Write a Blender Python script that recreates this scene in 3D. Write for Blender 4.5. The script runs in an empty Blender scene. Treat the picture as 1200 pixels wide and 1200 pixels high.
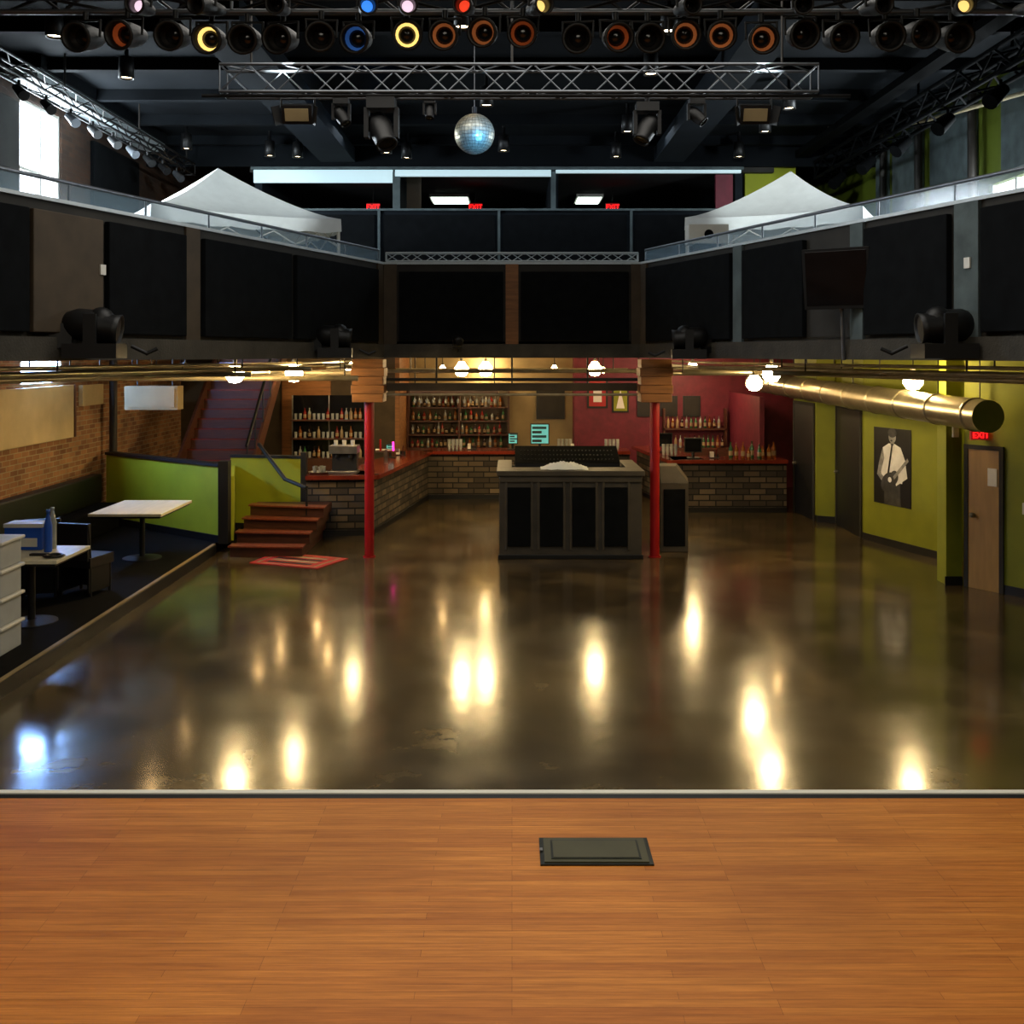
import bpy, math, random
from mathutils import Vector, Matrix, Quaternion
random.seed(7)
S=bpy.context.scene
S.view_settings.view_transform='Standard'
S.view_settings.look='None'
S.view_settings.exposure=0.0

# ---------------------------------------------------------------- materials
def lin(c):
    return tuple((v/255/12.92 if v/255<=0.04045 else ((v/255+0.055)/1.055)**2.4) for v in c)+(1.0,)
class NT:
    def __init__(s,name):
        s.m=bpy.data.materials.new(name); s.m.use_nodes=True
        s.t=s.m.node_tree; s.b=s.t.nodes['Principled BSDF']
    def n(s,typ,**kw):
        nd=s.t.nodes.new(typ)
        for k,v in kw.items():
            if k in nd.inputs: nd.inputs[k].default_value=v
            else: setattr(nd,k,v)
        return nd
    def l(s,a,b): s.t.links.new(a,b)
def mat(name,rgb,rough=0.6,metal=0.0,var=0.25,scale=6.0,bump=0.0,bscale=40.0,alpha=1.0,stretch=(1,1,1),spec=0.5,emit=0):
    N=NT(name); c=lin(rgb)
    tc=N.n('ShaderNodeTexCoord'); mp=N.n('ShaderNodeMapping',Scale=stretch); N.l(tc.outputs['Object'],mp.inputs[0])
    nz=N.n('ShaderNodeTexNoise',Scale=scale,Detail=4.0); N.l(mp.outputs[0],nz.inputs['Vector'])
    r=N.n('ShaderNodeValToRGB'); N.l(nz.outputs[0],r.inputs[0])
    r.color_ramp.elements[0].position=0.3; r.color_ramp.elements[1].position=0.7
    r.color_ramp.elements[0].color=tuple(v*(1-var) for v in c[:3])+(1,)
    r.color_ramp.elements[1].color=tuple(min(1,v*(1+var)) for v in c[:3])+(1,)
    N.l(r.outputs[0],N.b.inputs['Base Color'])
    N.b.inputs['Roughness'].default_value=rough; N.b.inputs['Metallic'].default_value=metal
    N.b.inputs['Alpha'].default_value=alpha; N.b.inputs['Specular IOR Level'].default_value=spec
    if emit:
        N.l(r.outputs[0],N.b.inputs['Emission Color']); N.b.inputs['Emission Strength'].default_value=emit
    if bump:
        n2=N.n('ShaderNodeTexNoise',Scale=bscale,Detail=3.0); N.l(mp.outputs[0],n2.inputs['Vector'])
        bp=N.n('ShaderNodeBump',Strength=bump,Distance=0.02); N.l(n2.outputs[0],bp.inputs['Height']); N.l(bp.outputs[0],N.b.inputs['Normal'])
    return N.m
def emis(name,rgb,st):
    N=NT(name); N.b.inputs['Base Color'].default_value=lin(rgb); N.b.inputs['Emission Color'].default_value=lin(rgb)
    N.b.inputs['Emission Strength'].default_value=st; return N.m

def planks():
    N=NT('stage_wood'); tc=N.n('ShaderNodeTexCoord')
    br=N.n('ShaderNodeTexBrick',Scale=1.0,**{'Brick Width':.74,'Row Height':0.034,'Mortar Size':0.0006,'Color1':lin((204,132,58)),'Color2':lin((184,112,46)),'Mortar':lin((120,70,28)),'Bias':0.0})
    br.offset=0.37; br.offset_frequency=3
    N.l(tc.outputs['Object'],br.inputs[0])
    mp=N.n('ShaderNodeMapping',Scale=(1.6,40,1)); N.l(tc.outputs['Object'],mp.inputs[0])
    nz=N.n('ShaderNodeTexNoise',Scale=2.6,Detail=8.0,Roughness=0.74); N.l(mp.outputs[0],nz.inputs['Vector'])
    r=N.n('ShaderNodeValToRGB'); N.l(nz.outputs[0],r.inputs[0]); r.color_ramp.elements[0].position=.32; r.color_ramp.elements[1].position=.68
    r.color_ramp.elements[0].color=(.56,.48,.38,1); r.color_ramp.elements[1].color=(1.12,1.1,1.05,1)
    mx=N.n('ShaderNodeMix',data_type='RGBA',blend_type='MULTIPLY'); mx.inputs[0].default_value=0.9
    N.l(br.outputs[0],mx.inputs[6]); N.l(r.outputs[0],mx.inputs[7])
    n2=N.n('ShaderNodeTexNoise',Scale=0.9,Detail=3.0); N.l(tc.outputs['Object'],n2.inputs['Vector'])
    r2=N.n('ShaderNodeValToRGB'); N.l(n2.outputs[0],r2.inputs[0]); r2.color_ramp.elements[0].position=.3; r2.color_ramp.elements[1].position=.7
    r2.color_ramp.elements[0].color=(.76,.7,.62,1); r2.color_ramp.elements[1].color=(1.1,1.1,1.1,1)
    m2=N.n('ShaderNodeMix',data_type='RGBA',blend_type='MULTIPLY'); m2.inputs[0].default_value=1
    N.l(mx.outputs[2],m2.inputs[6]); N.l(r2.outputs[0],m2.inputs[7]); N.l(m2.outputs[2],N.b.inputs['Base Color'])
    N.b.inputs['Roughness'].default_value=0.5
    N.b.inputs['Specular IOR Level'].default_value=.35
    return N.m
def polished():
    N=NT('polished_concrete'); tc=N.n('ShaderNodeTexCoord')
    nz=N.n('ShaderNodeTexNoise',Scale=0.8,Detail=8.0,Roughness=.66,Distortion=.35); N.l(tc.outputs['Object'],nz.inputs['Vector'])
    r=N.n('ShaderNodeValToRGB'); N.l(nz.outputs[0],r.inputs[0]); e=r.color_ramp.elements
    e[0].position=.34; e[0].color=lin((46,38,26)); e[1].position=.7; e[1].color=lin((116,98,66))
    k=e.new(.52); k.color=lin((76,64,43))
    N.l(r.outputs[0],N.b.inputs['Base Color'])
    n2=N.n('ShaderNodeTexNoise',Scale=1.2,Detail=2.0); N.l(tc.outputs['Object'],n2.inputs['Vector'])
    mr=N.n('ShaderNodeMapRange'); mr.inputs['From Min'].default_value=.3; mr.inputs['From Max'].default_value=.7; mr.inputs['To Min'].default_value=.14; mr.inputs['To Max'].default_value=.22; N.l(n2.outputs[0],mr.inputs[0]); N.l(mr.outputs[0],N.b.inputs['Roughness'])
    n3=N.n('ShaderNodeTexNoise',Scale=4.0,Detail=0.0); N.l(tc.outputs['Object'],n3.inputs['Vector'])
    bp=N.n('ShaderNodeBump',Strength=.06,Distance=.02); N.l(n3.outputs[0],bp.inputs['Height']); N.l(bp.outputs[0],N.b.inputs['Normal'])
    N.b.inputs['Coat Weight'].default_value=.25; N.b.inputs['Coat Roughness'].default_value=.1
    return N.m
def brick(name,c1,c2,mo,w,h,ms,bump=.5,rough=.8,off=.5,lo=.6):
    N=NT(name); tc=N.n('ShaderNodeTexCoord'); sp=N.n('ShaderNodeSeparateXYZ'); N.l(tc.outputs['Object'],sp.inputs[0])
    ad=N.n('ShaderNodeMath',operation='ADD'); N.l(sp.outputs[0],ad.inputs[0]); N.l(sp.outputs[1],ad.inputs[1])
    cb=N.n('ShaderNodeCombineXYZ'); N.l(ad.outputs[0],cb.inputs[0]); N.l(sp.outputs[2],cb.inputs[1])
    br=N.n('ShaderNodeTexBrick',Scale=1.0,**{'Brick Width':w,'Row Height':h,'Mortar Size':ms,'Color1':lin(c1),'Color2':lin(c2),'Mortar':lin(mo)})
    br.offset=off; N.l(cb.outputs[0],br.inputs[0])
    nz=N.n('ShaderNodeTexNoise',Scale=1.4,Detail=6.0); N.l(tc.outputs['Object'],nz.inputs['Vector'])
    r=N.n('ShaderNodeValToRGB'); N.l(nz.outputs[0],r.inputs[0]); r.color_ramp.elements[0].position=.3;r.color_ramp.elements[1].position=.7
    r.color_ramp.elements[0].color=(lo,lo*.96,lo*.9,1); r.color_ramp.elements[1].color=(1.2,1.2,1.15,1)
    mx=N.n('ShaderNodeMix',data_type='RGBA',blend_type='MULTIPLY'); mx.inputs[0].default_value=1
    N.l(br.outputs[0],mx.inputs[6]); N.l(r.outputs[0],mx.inputs[7]); N.l(mx.outputs[2],N.b.inputs['Base Color'])
    N.b.inputs['Roughness'].default_value=rough
    bp=N.n('ShaderNodeBump',Strength=bump,Distance=.02); bp.invert=True; N.l(br.outputs[1],bp.inputs['Height']); N.l(bp.outputs[0],N.b.inputs['Normal'])
    return N.m

WOOD=planks(); FLOOR=polished()
BRICK=brick('old_brick',(170,120,78),(120,78,50),(160,142,112),.24,.085,.008,lo=.5)
BRICKD=brick('dark_upper_brick',(80,52,34),(56,38,26),(62,52,42),.24,.085,.006,lo=.5)
STONE=brick('stacked_stone',(104,90,72),(46,40,34),(22,19,16),.34,.12,.014,bump=.9,off=.37)
BLACK=mat('black_paint',(11,11,12),.5)
MATTE=mat('matte_black',(6,7,8),.9,spec=.05)
FABRIC=mat('black_acoustic_fabric',(17,19,21),.95,bump=.3,bscale=300,spec=.1)
NAVY=mat('dark_ceiling_paint',(12,16,20),.9,scale=1.5,spec=.15)
NAVYW=mat('dark_navy_wall',(22,28,34),.9,scale=1.5,spec=.2)
DGREY=mat('dark_grey_plaster',(44,42,38),.85,scale=3)
CONC=mat('concrete_beam',(106,98,80),.8,scale=4,bump=.3)
CONCD=mat('dark_concrete_band',(64,60,52),.85,scale=4,bump=.3)
TAN=mat('tan_board',(196,172,124),.7,scale=2,var=.15)
TANC=mat('tan_cabinet',(150,130,92),.7,scale=2,var=.15)
TAND=mat('brown_board',(72,60,45),.8,scale=3)
GREYP=mat('grey_acoustic_panel',(86,98,100),.9,scale=4,bump=.3,bscale=200)
GREEN=mat('lime_green_paint',(156,164,20),.65,var=.1,scale=2)
GREENW=mat('olive_green_paint',(130,136,22),.65,var=.12,scale=2)
GREEND=mat('upper_green_paint',(96,110,12),.7,var=.12,scale=2)
RED=mat('red_pole_paint',(160,14,18),.4,var=.1)
MAROON=mat('maroon_paint',(104,26,44),.6,var=.2)
CARPET=mat('charcoal_carpet',(16,16,18),.95,bump=.4,bscale=200,spec=.1)
WHITE=mat('white_paint',(225,222,212),.55,var=.05)
CANVAS=mat('white_canvas',(246,250,250),.8,var=.04,bump=.2,bscale=8)
ALU=mat('aluminium_truss',(112,116,122),.4,.8,var=.15)
STEEL=mat('galvanised_duct',(186,178,152),.3,.9,var=.15,scale=5)
PIPE=mat('old_pipe',(165,152,122),.45,.3)
DPIPE=mat('dark_pipe',(40,36,32),.5,.3)
DWOOD=mat('dark_brown_wood',(76,42,26),.45,stretch=(1,1,8),scale=4)
TREAD=mat('stair_tread_wood',(118,58,36),.35,stretch=(8,1,1),scale=3)
BARTOP=mat('bar_top_wood',(118,44,28),.16,stretch=(1,6,1),scale=3)
LWOOD=mat('pale_laminate',(232,222,190),.4,stretch=(6,1,1),scale=2,var=.08)
BLOCKW=mat('wood_block',(140,92,50),.6,stretch=(1,1,8),scale=3)
BOOTHW=mat('booth_brown_grey',(74,67,56),.6,scale=3)
DOORW=mat('door_wood',(170,134,78),.5,stretch=(6,6,1),scale=2,var=.12)
DDOOR=mat('black_door',(20,20,22),.45)
SILVER=mat('silver_metal',(150,148,145),.3,.9)
BLUE=mat('blue_box',(24,84,190),.45,var=.1)
PLAS=mat('grey_plastic',(180,184,184),.5,var=.05)
POCKET=mat('pocket_lid',(66,64,42),.55,var=.15)
POCKETF=mat('pocket_frame',(32,34,26),.4,.5)
GLASSY=mat('rail_glass',(150,180,200),.12,0,alpha=.25,var=.02)
LEDGE=mat('white_ledge',(190,200,205),.4,var=.08)
ORANGE=mat('par_gel_rim',(180,84,40),.35,.6,emit=.18)
LENS=mat('dark_lens',(20,20,22),.15,.2)
MIRROR=mat('mirror_tile',(190,182,156),.42,.6,var=.3,scale=30)
BULB=emis('bulb_glow',(255,222,160),110)
BULB2=emis('bulb_glow_dim',(255,208,140),50)
BULBS=emis('downlight_glow',(255,226,180),14)
WINE=emis('daylight_pane',(232,242,255),7)
WINB=emis('daylight_pane_blue',(140,185,255),100)
FASC=emis('lit_fascia_glow',(196,222,228),.6)  # weak emission stands in for light falling on the fascia
TROF=emis('fluorescent',(235,255,240),3)
EXITM=emis('exit_red',(255,20,20),5)
EXITB=mat('exit_sign_body',(90,8,10),.5,emit=1.5)
SCRC=emis('cyan_screen',(110,210,220),.3)
SCRD=mat('screen_dark_text',(20,60,70),.4)
MAG=emis('magenta_lamp',(255,40,150),5)
GLY=emis('lamp_yellow',(255,214,120),1.2)
GLR=emis('lamp_red',(255,70,40),.9)
GLB=emis('lamp_blue',(60,140,255),1.1)
GLP=emis('lamp_pinkwhite',(255,220,240),1.0)

# ---------------------------------------------------------------- builder
class B:
    def __init__(s,name): s.name=name; s.v=[]; s.f=[]; s.mi=[]; s.sm=[]; s.mats=[]; s.M=None
    def add(s,vs,fs,m,smooth=False):
        if m not in s.mats: s.mats.append(m)
        k=s.mats.index(m); o=len(s.v)
        for p in vs:
            p=Vector(p); s.v.append(tuple(s.M@p) if s.M else tuple(p))
        for f in fs: s.f.append([i+o for i in f]); s.mi.append(k); s.sm.append(smooth)
        return s
    def box(s,x0,x1,y0,y1,z0,z1,m):
        v=[(x,y,z) for z in(z0,z1) for y in(y0,y1) for x in(x0,x1)]
        return s.add(v,[(0,2,3,1),(4,5,7,6),(0,1,5,4),(2,6,7,3),(0,4,6,2),(1,3,7,5)],m)
    def obox(s,c,d,size,m,roll=0):
        q=Vector(d).normalized().to_track_quat('Z','Y'); R=q.to_matrix()@Matrix.Rotation(roll,3,'Z'); c=Vector(c)
        v=[c+R@Vector((x*size[0]/2,y*size[1]/2,z*size[2]/2)) for z in(-1,1) for y in(-1,1) for x in(-1,1)]
        return s.add(v,[(0,2,3,1),(4,5,7,6),(0,1,5,4),(2,6,7,3),(0,4,6,2),(1,3,7,5)],m)
    def prism(s,poly,z0,z1,m):
        n=len(poly); v=[(p[0],p[1],z0) for p in poly]+[(p[0],p[1],z1) for p in poly]
        f=[tuple(range(n))[::-1],tuple(range(n,2*n))]+[(i,(i+1)%n,n+(i+1)%n,n+i) for i in range(n)]
        return s.add(v,f,m)
    def seg(s,p,q,o0,o1,z0,z1,m,a=0.0,b=1.0,absol=False):
        p=Vector(p);q=Vector(q);d=q-p;L=d.length;u=d/L;n=Vector((-u.y,u.x))
        if absol: A=p+u*a;Bq=p+u*b
        else: A=p+d*a;Bq=p+d*b
        return s.prism([A+n*o0,Bq+n*o0,Bq+n*o1,A+n*o1],z0,z1,m)
    def lathe(s,prof,o,m,d=(0,0,1),n=16,smooth=True,cap=False):
        q=Vector(d).normalized().to_track_quat('Z','Y'); o=Vector(o); v=[];f=[]
        for r,z in prof:
            for i in range(n):
                a=2*math.pi*i/n; v.append(o+q@Vector((r*math.cos(a),r*math.sin(a),z)))
        for j in range(len(prof)-1):
            for i in range(n): f.append((j*n+i,j*n+(i+1)%n,(j+1)*n+(i+1)%n,(j+1)*n+i))
        s.add(v,f,m,smooth)
        if cap:
            k=len(prof)-1
            s.add(v[:n],[tuple(range(n))[::-1]],m); s.add(v[k*n:],[tuple(range(n))],m)
        return s
    def cyl(s,p,q,r,m,r2=None,n=12):
        p=Vector(p);q=Vector(q);L=(q-p).length
        return s.lathe([(r,0),(r if r2 is None else r2,L)],p,m,q-p,n,True,True)
    def ball(s,c,r,m,n=12,k=8,smooth=True):
        return s.lathe([(max(1e-4,r*math.sin(math.pi*j/k)),-r*math.cos(math.pi*j/k)) for j in range(k+1)],c,m,(0,0,1),n,smooth)
    def tube(s,pts,r,m,n=8):
        for a,b in zip(pts[:-1],pts[1:]): s.cyl(a,b,r,m,n=n)
        for p in pts[1:-1]: s.ball(p,r*1.02,m,n,6)
        return s
    def truss(s,p,q,w,m,step=.35,r=.022):
        p=Vector(p);q=Vector(q);d=(q-p);L=d.length;u=d/L
        side=u.cross(Vector((0,0,1))).normalized(); up=Vector((0,0,1))
        off=[side*w/2+up*w/2,side*-w/2+up*w/2,side*-w/2-up*w/2,side*w/2-up*w/2]
        for o in off: s.cyl(p+o,q+o,r,m,n=8)
        n=max(1,int(L/step))
        for a,b in((0,1),(1,2),(2,3),(3,0)):
            for i in range(n):
                A=p+u*(L*i/n);C=p+u*(L*(i+1)/n)
                if i%2==0: s.cyl(A+off[a],C+off[b],r*.5,m,n=5)
                else: s.cyl(A+off[b],C+off[a],r*.5,m,n=5)
            s.cyl(p+off[a],p+off[b],r*.6,m,n=5); s.cyl(q+off[a],q+off[b],r*.6,m,n=5)
        return s
    def finish(s,bevel=0,loc=None):
        me=bpy.data.meshes.new(s.name); me.from_pydata(s.v,[],s.f)
        for m in s.mats: me.materials.append(m)
        me.polygons.foreach_set('material_index',s.mi); me.polygons.foreach_set('use_smooth',s.sm); me.update()
        ob=bpy.data.objects.new(s.name,me); S.collection.objects.link(ob)
        if bevel:
            md=ob.modifiers.new('bevel','BEVEL'); md.width=bevel; md.segments=2; md.limit_method='ANGLE'
        return ob
def text(body,loc,size,m,parent,rot=(math.pi/2,0,0)):
    c=bpy.data.curves.new('lettering','FONT'); c.body=body; c.size=size; c.extrude=.002; c.align_x='CENTER'; c.align_y='CENTER'
    c.materials.append(m); o=bpy.data.objects.new('lettering',c); S.collection.objects.link(o); o.location=loc; o.rotation_euler=rot; o.parent=parent; return o

H=3.2
# ---------------------------------------------------------------- room shell
B('floor').box(-7.7,7.7,4.2,27.2,-.2,0,FLOOR).finish()
B('stage_floor').box(-7.5,7.5,-4,4.15,1.34,1.4,WOOD).box(-7.5,7.5,-4,4.1,0,1.34,BLACK).box(-7.5,7.5,4.15,4.19,1.3,1.4,BLACK).finish()
B('trim_1').box(-7.5,7.5,4.19,4.22,1.34,1.405,WHITE).finish()
B('seating_platform').box(-7.49,-4.78,6,18.9,0,.15,CARPET).finish()
B('trim_2').box(-4.78,-4.735,6,16.4,.0,.15,BLACK).box(-4.80,-4.75,6,16.4,.151,.163,TANC).finish()

w=B('wall_left'); X0,X1=-7.7,-7.5
for ya,yb in((-4,15.6),(17.05,27)): w.box(X0,X1,ya,yb,0,3.3,BRICK).box(X0,X1,ya,yb,3.3,7.6,BRICKD)
w.box(X0,X1,15.6,17.05,0,2.74,BRICK).box(X0,X1,15.6,17.05,3.08,3.3,BRICK).box(X0,X1,15.6,17.05,3.3,5.0,BRICKD).box(X0,X1,15.6,17.05,7.15,7.6,BRICKD).finish()
w=B('window_1'); w.box(-7.66,-7.62,15.6,17.05,5.0,7.15,WINE)
for yy in(15.6,16.35,17.0): w.box(-7.62,-7.54,yy,yy+.05,5.0,7.15,WHITE)
for zz in(5.0,6.05,7.1): w.box(-7.62,-7.55,15.6,17.05,zz,zz+.05,WHITE)
w.finish()
w=B('window_2'); w.box(-7.56,-7.52,15.6,17.05,2.74,3.08,WINB)
for yy in(15.6,17.0): w.box(-7.52,-7.5,yy,yy+.05,2.74,3.08,WHITE)
w.finish()
w=B('wall_right'); X0,X1=7.5,7.7
w.box(X0,X1,-4,14.6,0,7.6,GREEND).box(X0,X1,16.1,27,0,7.6,GREEND).box(X0,X1,14.6,16.1,0,4.9,GREEND).box(X0,X1,14.6,16.1,5.85,7.6,GREEND).finish()
w=B('window_3'); w.box(7.62,7.66,14.6,16.1,4.9,5.85,WINE)
for yy in(14.6,15.3,16.05): w.box(7.54,7.62,yy,yy+.05,4.9,5.85,WHITE)
w.box(7.54,7.62,14.6,16.1,4.9,4.95,WHITE).finish()
B('wall_back').box(-7.7,7.7,27,27.2,0,7.6,DGREY).finish()
B('wall_front').box(-7.7,7.7,-4.2,-4,0,7.6,BLACK).finish()
c=B('ceiling'); c.box(-7.7,7.7,-4.2,27.2,7.6,7.8,NAVY)
for yy in(13.4,15.2,17.0,18.8,20.6): c.box(-7.5,7.5,yy,yy+.14,7.42,7.6,NAVY)
c.finish()
for x0,x1 in((-3.9,-3.2),(2.9,3.5)): B('air_duct').box(x0,x1,12,20.9,7.12,7.41,NAVYW).box(x0+.1,x1-.1,13,13.04,7.4,7.6,DPIPE).finish()

# ---------------------------------------------------------------- balcony
bf=B('balcony_floor')
zb0,zb1=3.16,3.4
bf.prism([(-7.5,4.5),(-5.98,4.5),(-2.05,16.2),(-2.05,19.5),(-7.5,19.5)],zb0,zb1,CONC)
bf.box(-7.5,-6.35,19.5,22.2,zb0,zb1,CONC).box(-4.85,-2.05,19.5,22.2,zb0,zb1,CONC).box(-7.5,-2.05,22.2,27,zb0,zb1,CONC)
bf.box(-2.05,2.05,16.2,27,zb0,zb1,CONC)
bf.prism([(7.5,4.5),(7.5,27),(2.05,27),(2.05,16.2),(5.98,4.5)],zb0,zb1,CONC); bf.finish()
PLl=[Vector((-5.98,4.5)),Vector((-2.05,16.2))]; PLr=[Vector((2.05,16.2)),Vector((5.98,4.5))]
def yl(y): return (y-4.5)/(16.2-4.5)
def parap(P,Q):
    bp=B('balcony_parapet')
    bp.seg(P,Q,.0,.14,3.14,4.62,DGREY); bp.seg(P,Q,-.05,0,3.14,3.36,CONCD); bp.seg(P,Q,-.03,.18,4.62,4.655,LEDGE); return bp
bp=parap(*PLl)
for (a,b) in((11.42,11.66),(16.0,16.18)): bp.seg(PLl[0],PLl[1],-.03,0,3.36,4.62,TAND,yl(a),yl(b))
bp.finish()
bp=parap(*PLr)
for (a,b) in((13.32,13.52),(9.43,9.72),(15.98,16.18),(11.0,11.2)): 
    bp.seg(PLr[0],PLr[1],-.04,0,3.36,4.62,GREYP if a<15 else TAND,1-yl(b),1-yl(a))
bp.finish()
bp=parap(Vector((-2.05,16.2)),Vector((2.05,16.2)))
for x in(-2.02,-.1,1.88): bp.box(x,x+.2,16.15,16.2,3.36,4.62,BLOCKW if x==-.1 else TAND)
bp.finish()
def panel(P,Q,a,b,z0,z1,m):
    B('acoustic_panel').seg(P,Q,-.07,-.005,z0,z1,m,a,b).finish(.01)
for a,b,m in((4.6,6.8,FABRIC),(6.9,9.22,FABRIC),(9.26,10.12,TAND),(10.2,11.38,FABRIC),(11.7,13.5,FABRIC),(13.62,15.95,FABRIC)):
    panel(PLl[0],PLl[1],yl(a),yl(b),3.4,4.52,m)
for a,b in((13.56,15.94),(12.0,13.27),(9.78,10.95),(6.9,9.38),(4.6,6.8)):
    panel(PLr[0],PLr[1],1-yl(b),1-yl(a),3.4,4.54,FABRIC)
for x0,x1 in((-1.78,-.14),(.14,1.84)): B('acoustic_panel').box(x0,x1,16.13,16.195,3.42,4.5,FABRIC).finish(.01)
for P,Q in((PLl[0],PLl[1]),(PLr[0],PLr[1])):
    r=B('balcony_railing')
    r.seg(P,Q,.06,.075,4.655,4.83,GLASSY)
    p3=P.to_3d();q3=Q.to_3d();n=Vector((-(Q-P).y,(Q-P).x)).normalized()*.068
    o=Vector((n.x,n.y,4.845)); r.cyl(p3+o,q3+o,.02,ALU)
    for i in range(12):
        t=p3.lerp(q3,i/11); r.cyl(t+Vector((n.x,n.y,4.656)),t+o,.012,ALU,n=6)
    r.finish()
B('rail_truss').truss((-2.0,16.3,4.74),(2.0,16.3,4.74),.13,LEDGE,step=.2,r=.014).finish()
B('projector_box').box(2.65,3.25,15.35,15.7,4.86,5.15,WHITE).cyl((2.95,15.34,5.0),(2.95,15.38,5.0),.07,LENS).box(2.75,3.15,15.4,15.65,3.4,4.86,BLACK).finish(.01)
for y,z,P,s in((10.1,3.98,PLl,1),(9.55,4.0,PLr,-1)):
    t=yl(y) if s==1 else 1-yl(y)
    B('wall_switch').seg(P[0],P[1],-.085 if s==1 else -.055,-.07 if s==1 else -.04,z,z+.1,WHITE,t-.003,t+.003).finish()

# mezzanine behind balcony
m=B('mezzanine_parapet'); m.box(-4.6,4.6,20,20.15,3.4,6.0,NAVYW)
for x in(-4.6,-2.62,-.28,2.3,4.45): m.box(x,x+.05,19.95,20,3.4,6.0,GREYP)
for x0,x1 in((-4.5,-2.68),(-2.5,-.34),(-.17,2.24),(2.4,4.4)): m.box(x0,x1,19.96,20,5.0,5.92,FABRIC)
m.box(-4.6,4.6,19.96,20.18,6.0,6.04,GREYP).finish()
B('mezzanine_floor').box(-5.3,5.3,20.15,27,4.6,4.8,DGREY).finish()
u=B('upper_room_ceiling'); u.box(-5.4,5.4,21.1,27,6.95,7.05,DGREY); u.box(-7.5,7.5,21,21.1,7.05,7.6,NAVY).finish()
t=B('glowing_fascia_band'); t.box(-5.3,-2.45,21,21.08,6.72,6.98,FASC).box(-2.4,.8,21,21.08,6.85,6.98,FASC).box(.9,4.7,21,21.08,6.92,6.98,FASC)  # fascia strips, no lamps: their lit look is put in as glow
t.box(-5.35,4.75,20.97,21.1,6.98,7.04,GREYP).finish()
q=B('upper_room_partitions')
for x in(-5.3,-2.45,.8,4.6): q.box(x,x+.15,21.1,26.9,4.8,6.95,NAVYW)
q.box(-2.45,-2.3,21.02,21.1,4.8,6.95,GREYP); q.box(.8,.9,21.02,21.1,4.8,6.95,GREYP)
q.box(-5.3,4.7,26.85,26.95,4.8,6.95,DGREY)
q.box(-2.2,-1.9,21.4,21.48,4.8,6.95,TAND); q.box(4.2,4.55,21.1,21.2,4.8,6.9,MAROON); q.finish()
B('green_wall_panel').box(4.85,5.9,21.3,21.4,3.4,7.5,GREEN).finish()
for x0,x1 in((-1.9,-1.05),(1.55,2.1)):
    B('fluorescent_ceiling_light').box(x0,x1,24,25.0,6.86,6.88,TROF).box(x0-.04,x1+.04,23.96,25.04,6.88,6.95,WHITE).finish()
def exitsign(x,y,z,top,w=.3):
    b=B('exit_sign'); b.box(x-w/2,x+w/2,y,y+.06,z-.09,z+.09,EXITB); b.cyl((x,y+.03,z+.09),(x,y+.03,top),.012,DPIPE,n=6)
    o=b.finish(.006); text('EXIT',(x,y-.004,z),.15,EXITM,o); return o
for x in(-3.12,-.82,2.26): exitsign(x,23,6.5,6.95)

def uw(x,ya,yb,z0,z1,m,th=.08,name='acoustic_panel'):
    b=B(name); s=1 if x<0 else -1; xa=x+s*.004; xb=x+s*th
    b.box(min(xa,xb),max(xa,xb),ya,yb,z0,z1,m); b.finish(.01)
for ya,yb,z0,z1,m_ in((18.6,20.0,4.2,7.4,GREYP),(16.45,18.2,4.2,7.4,GREYP),(13.0,14.55,4.2,7.4,GREYP),(14.6,15.55,5.95,7.4,GREYP),(20.3,20.9,4.2,7.4,GREYP)): uw(7.5,ya,yb,z0,z1,m_)
uw(7.5,9,12.8,4.2,7.4,FABRIC)
for ya,yb,m_ in((10,12.5,FABRIC),(12.7,15.4,DGREY),(18.2,20.4,FABRIC)): uw(-7.5,ya,yb,3.6,7.0,m_)
for y in(20.15,18.4,16.25): B('conduit_riser').cyl((7.3,y,3.4),(7.3,y,7.6),.07,DPIPE).finish()
B('ceiling_ledge_beam').box(-7.45,-6.95,15.0,20.5,7.25,7.4,LEDGE).box(-7.45,-6.9,15.0,20.5,7.4,7.6,NAVY).finish()

s_=B('side_lighting_rail'); s_.truss((-6.55,11,6.95),(-6.55,20.8,6.95),.22,BLACK,step=.5)
for y in(12,15,18,20.6): s_.cyl((-6.55,y,7.05),(-6.55,y,7.6),.015,DPIPE)
for i in range(11):
    y=12+i*.8; s_.cyl((-6.55,y,6.84),(-6.55,y,6.72),.02,BLACK); s_.cyl((-6.6,y+.02,6.75),(-6.42,y-.12,6.6),.05,ALU if i%3==1 else BLACK,.075)
s_.finish()
s_=B('catwalk_truss'); s_.truss((6.35,9,6.95),(6.35,20.9,6.95),.34,MATTE,step=.5,r=.035)
for y in(10,13,16,19,20.8): s_.cyl((6.35,y,7.1),(6.35,y,7.6),.02,MATTE)
for i in range(7):
    y=10+i*1.6; s_.cyl((6.3,y,6.74),(6.3,y,6.6),.02,MATTE); s_.cyl((6.34,y,6.62),(6.1,y-.12,6.42),.08,MATTE,.11)
s_.finish()
B('cable_tray').box(5.75,6.0,12,20.8,7.2,7.32,MATTE).cyl((5.87,13,7.32),(5.87,13,7.6),.015,DPIPE).cyl((5.87,19,7.32),(5.87,19,7.6),.015,DPIPE).finish()
B('wall_conduit').tube([(7.25,11,6.6),(7.25,14.5,6.9),(6.9,18,7.2)],.035,PIPE).cyl((7.25,14.5,6.9),(7.4,14.5,6.9),.02,PIPE).finish()

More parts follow.
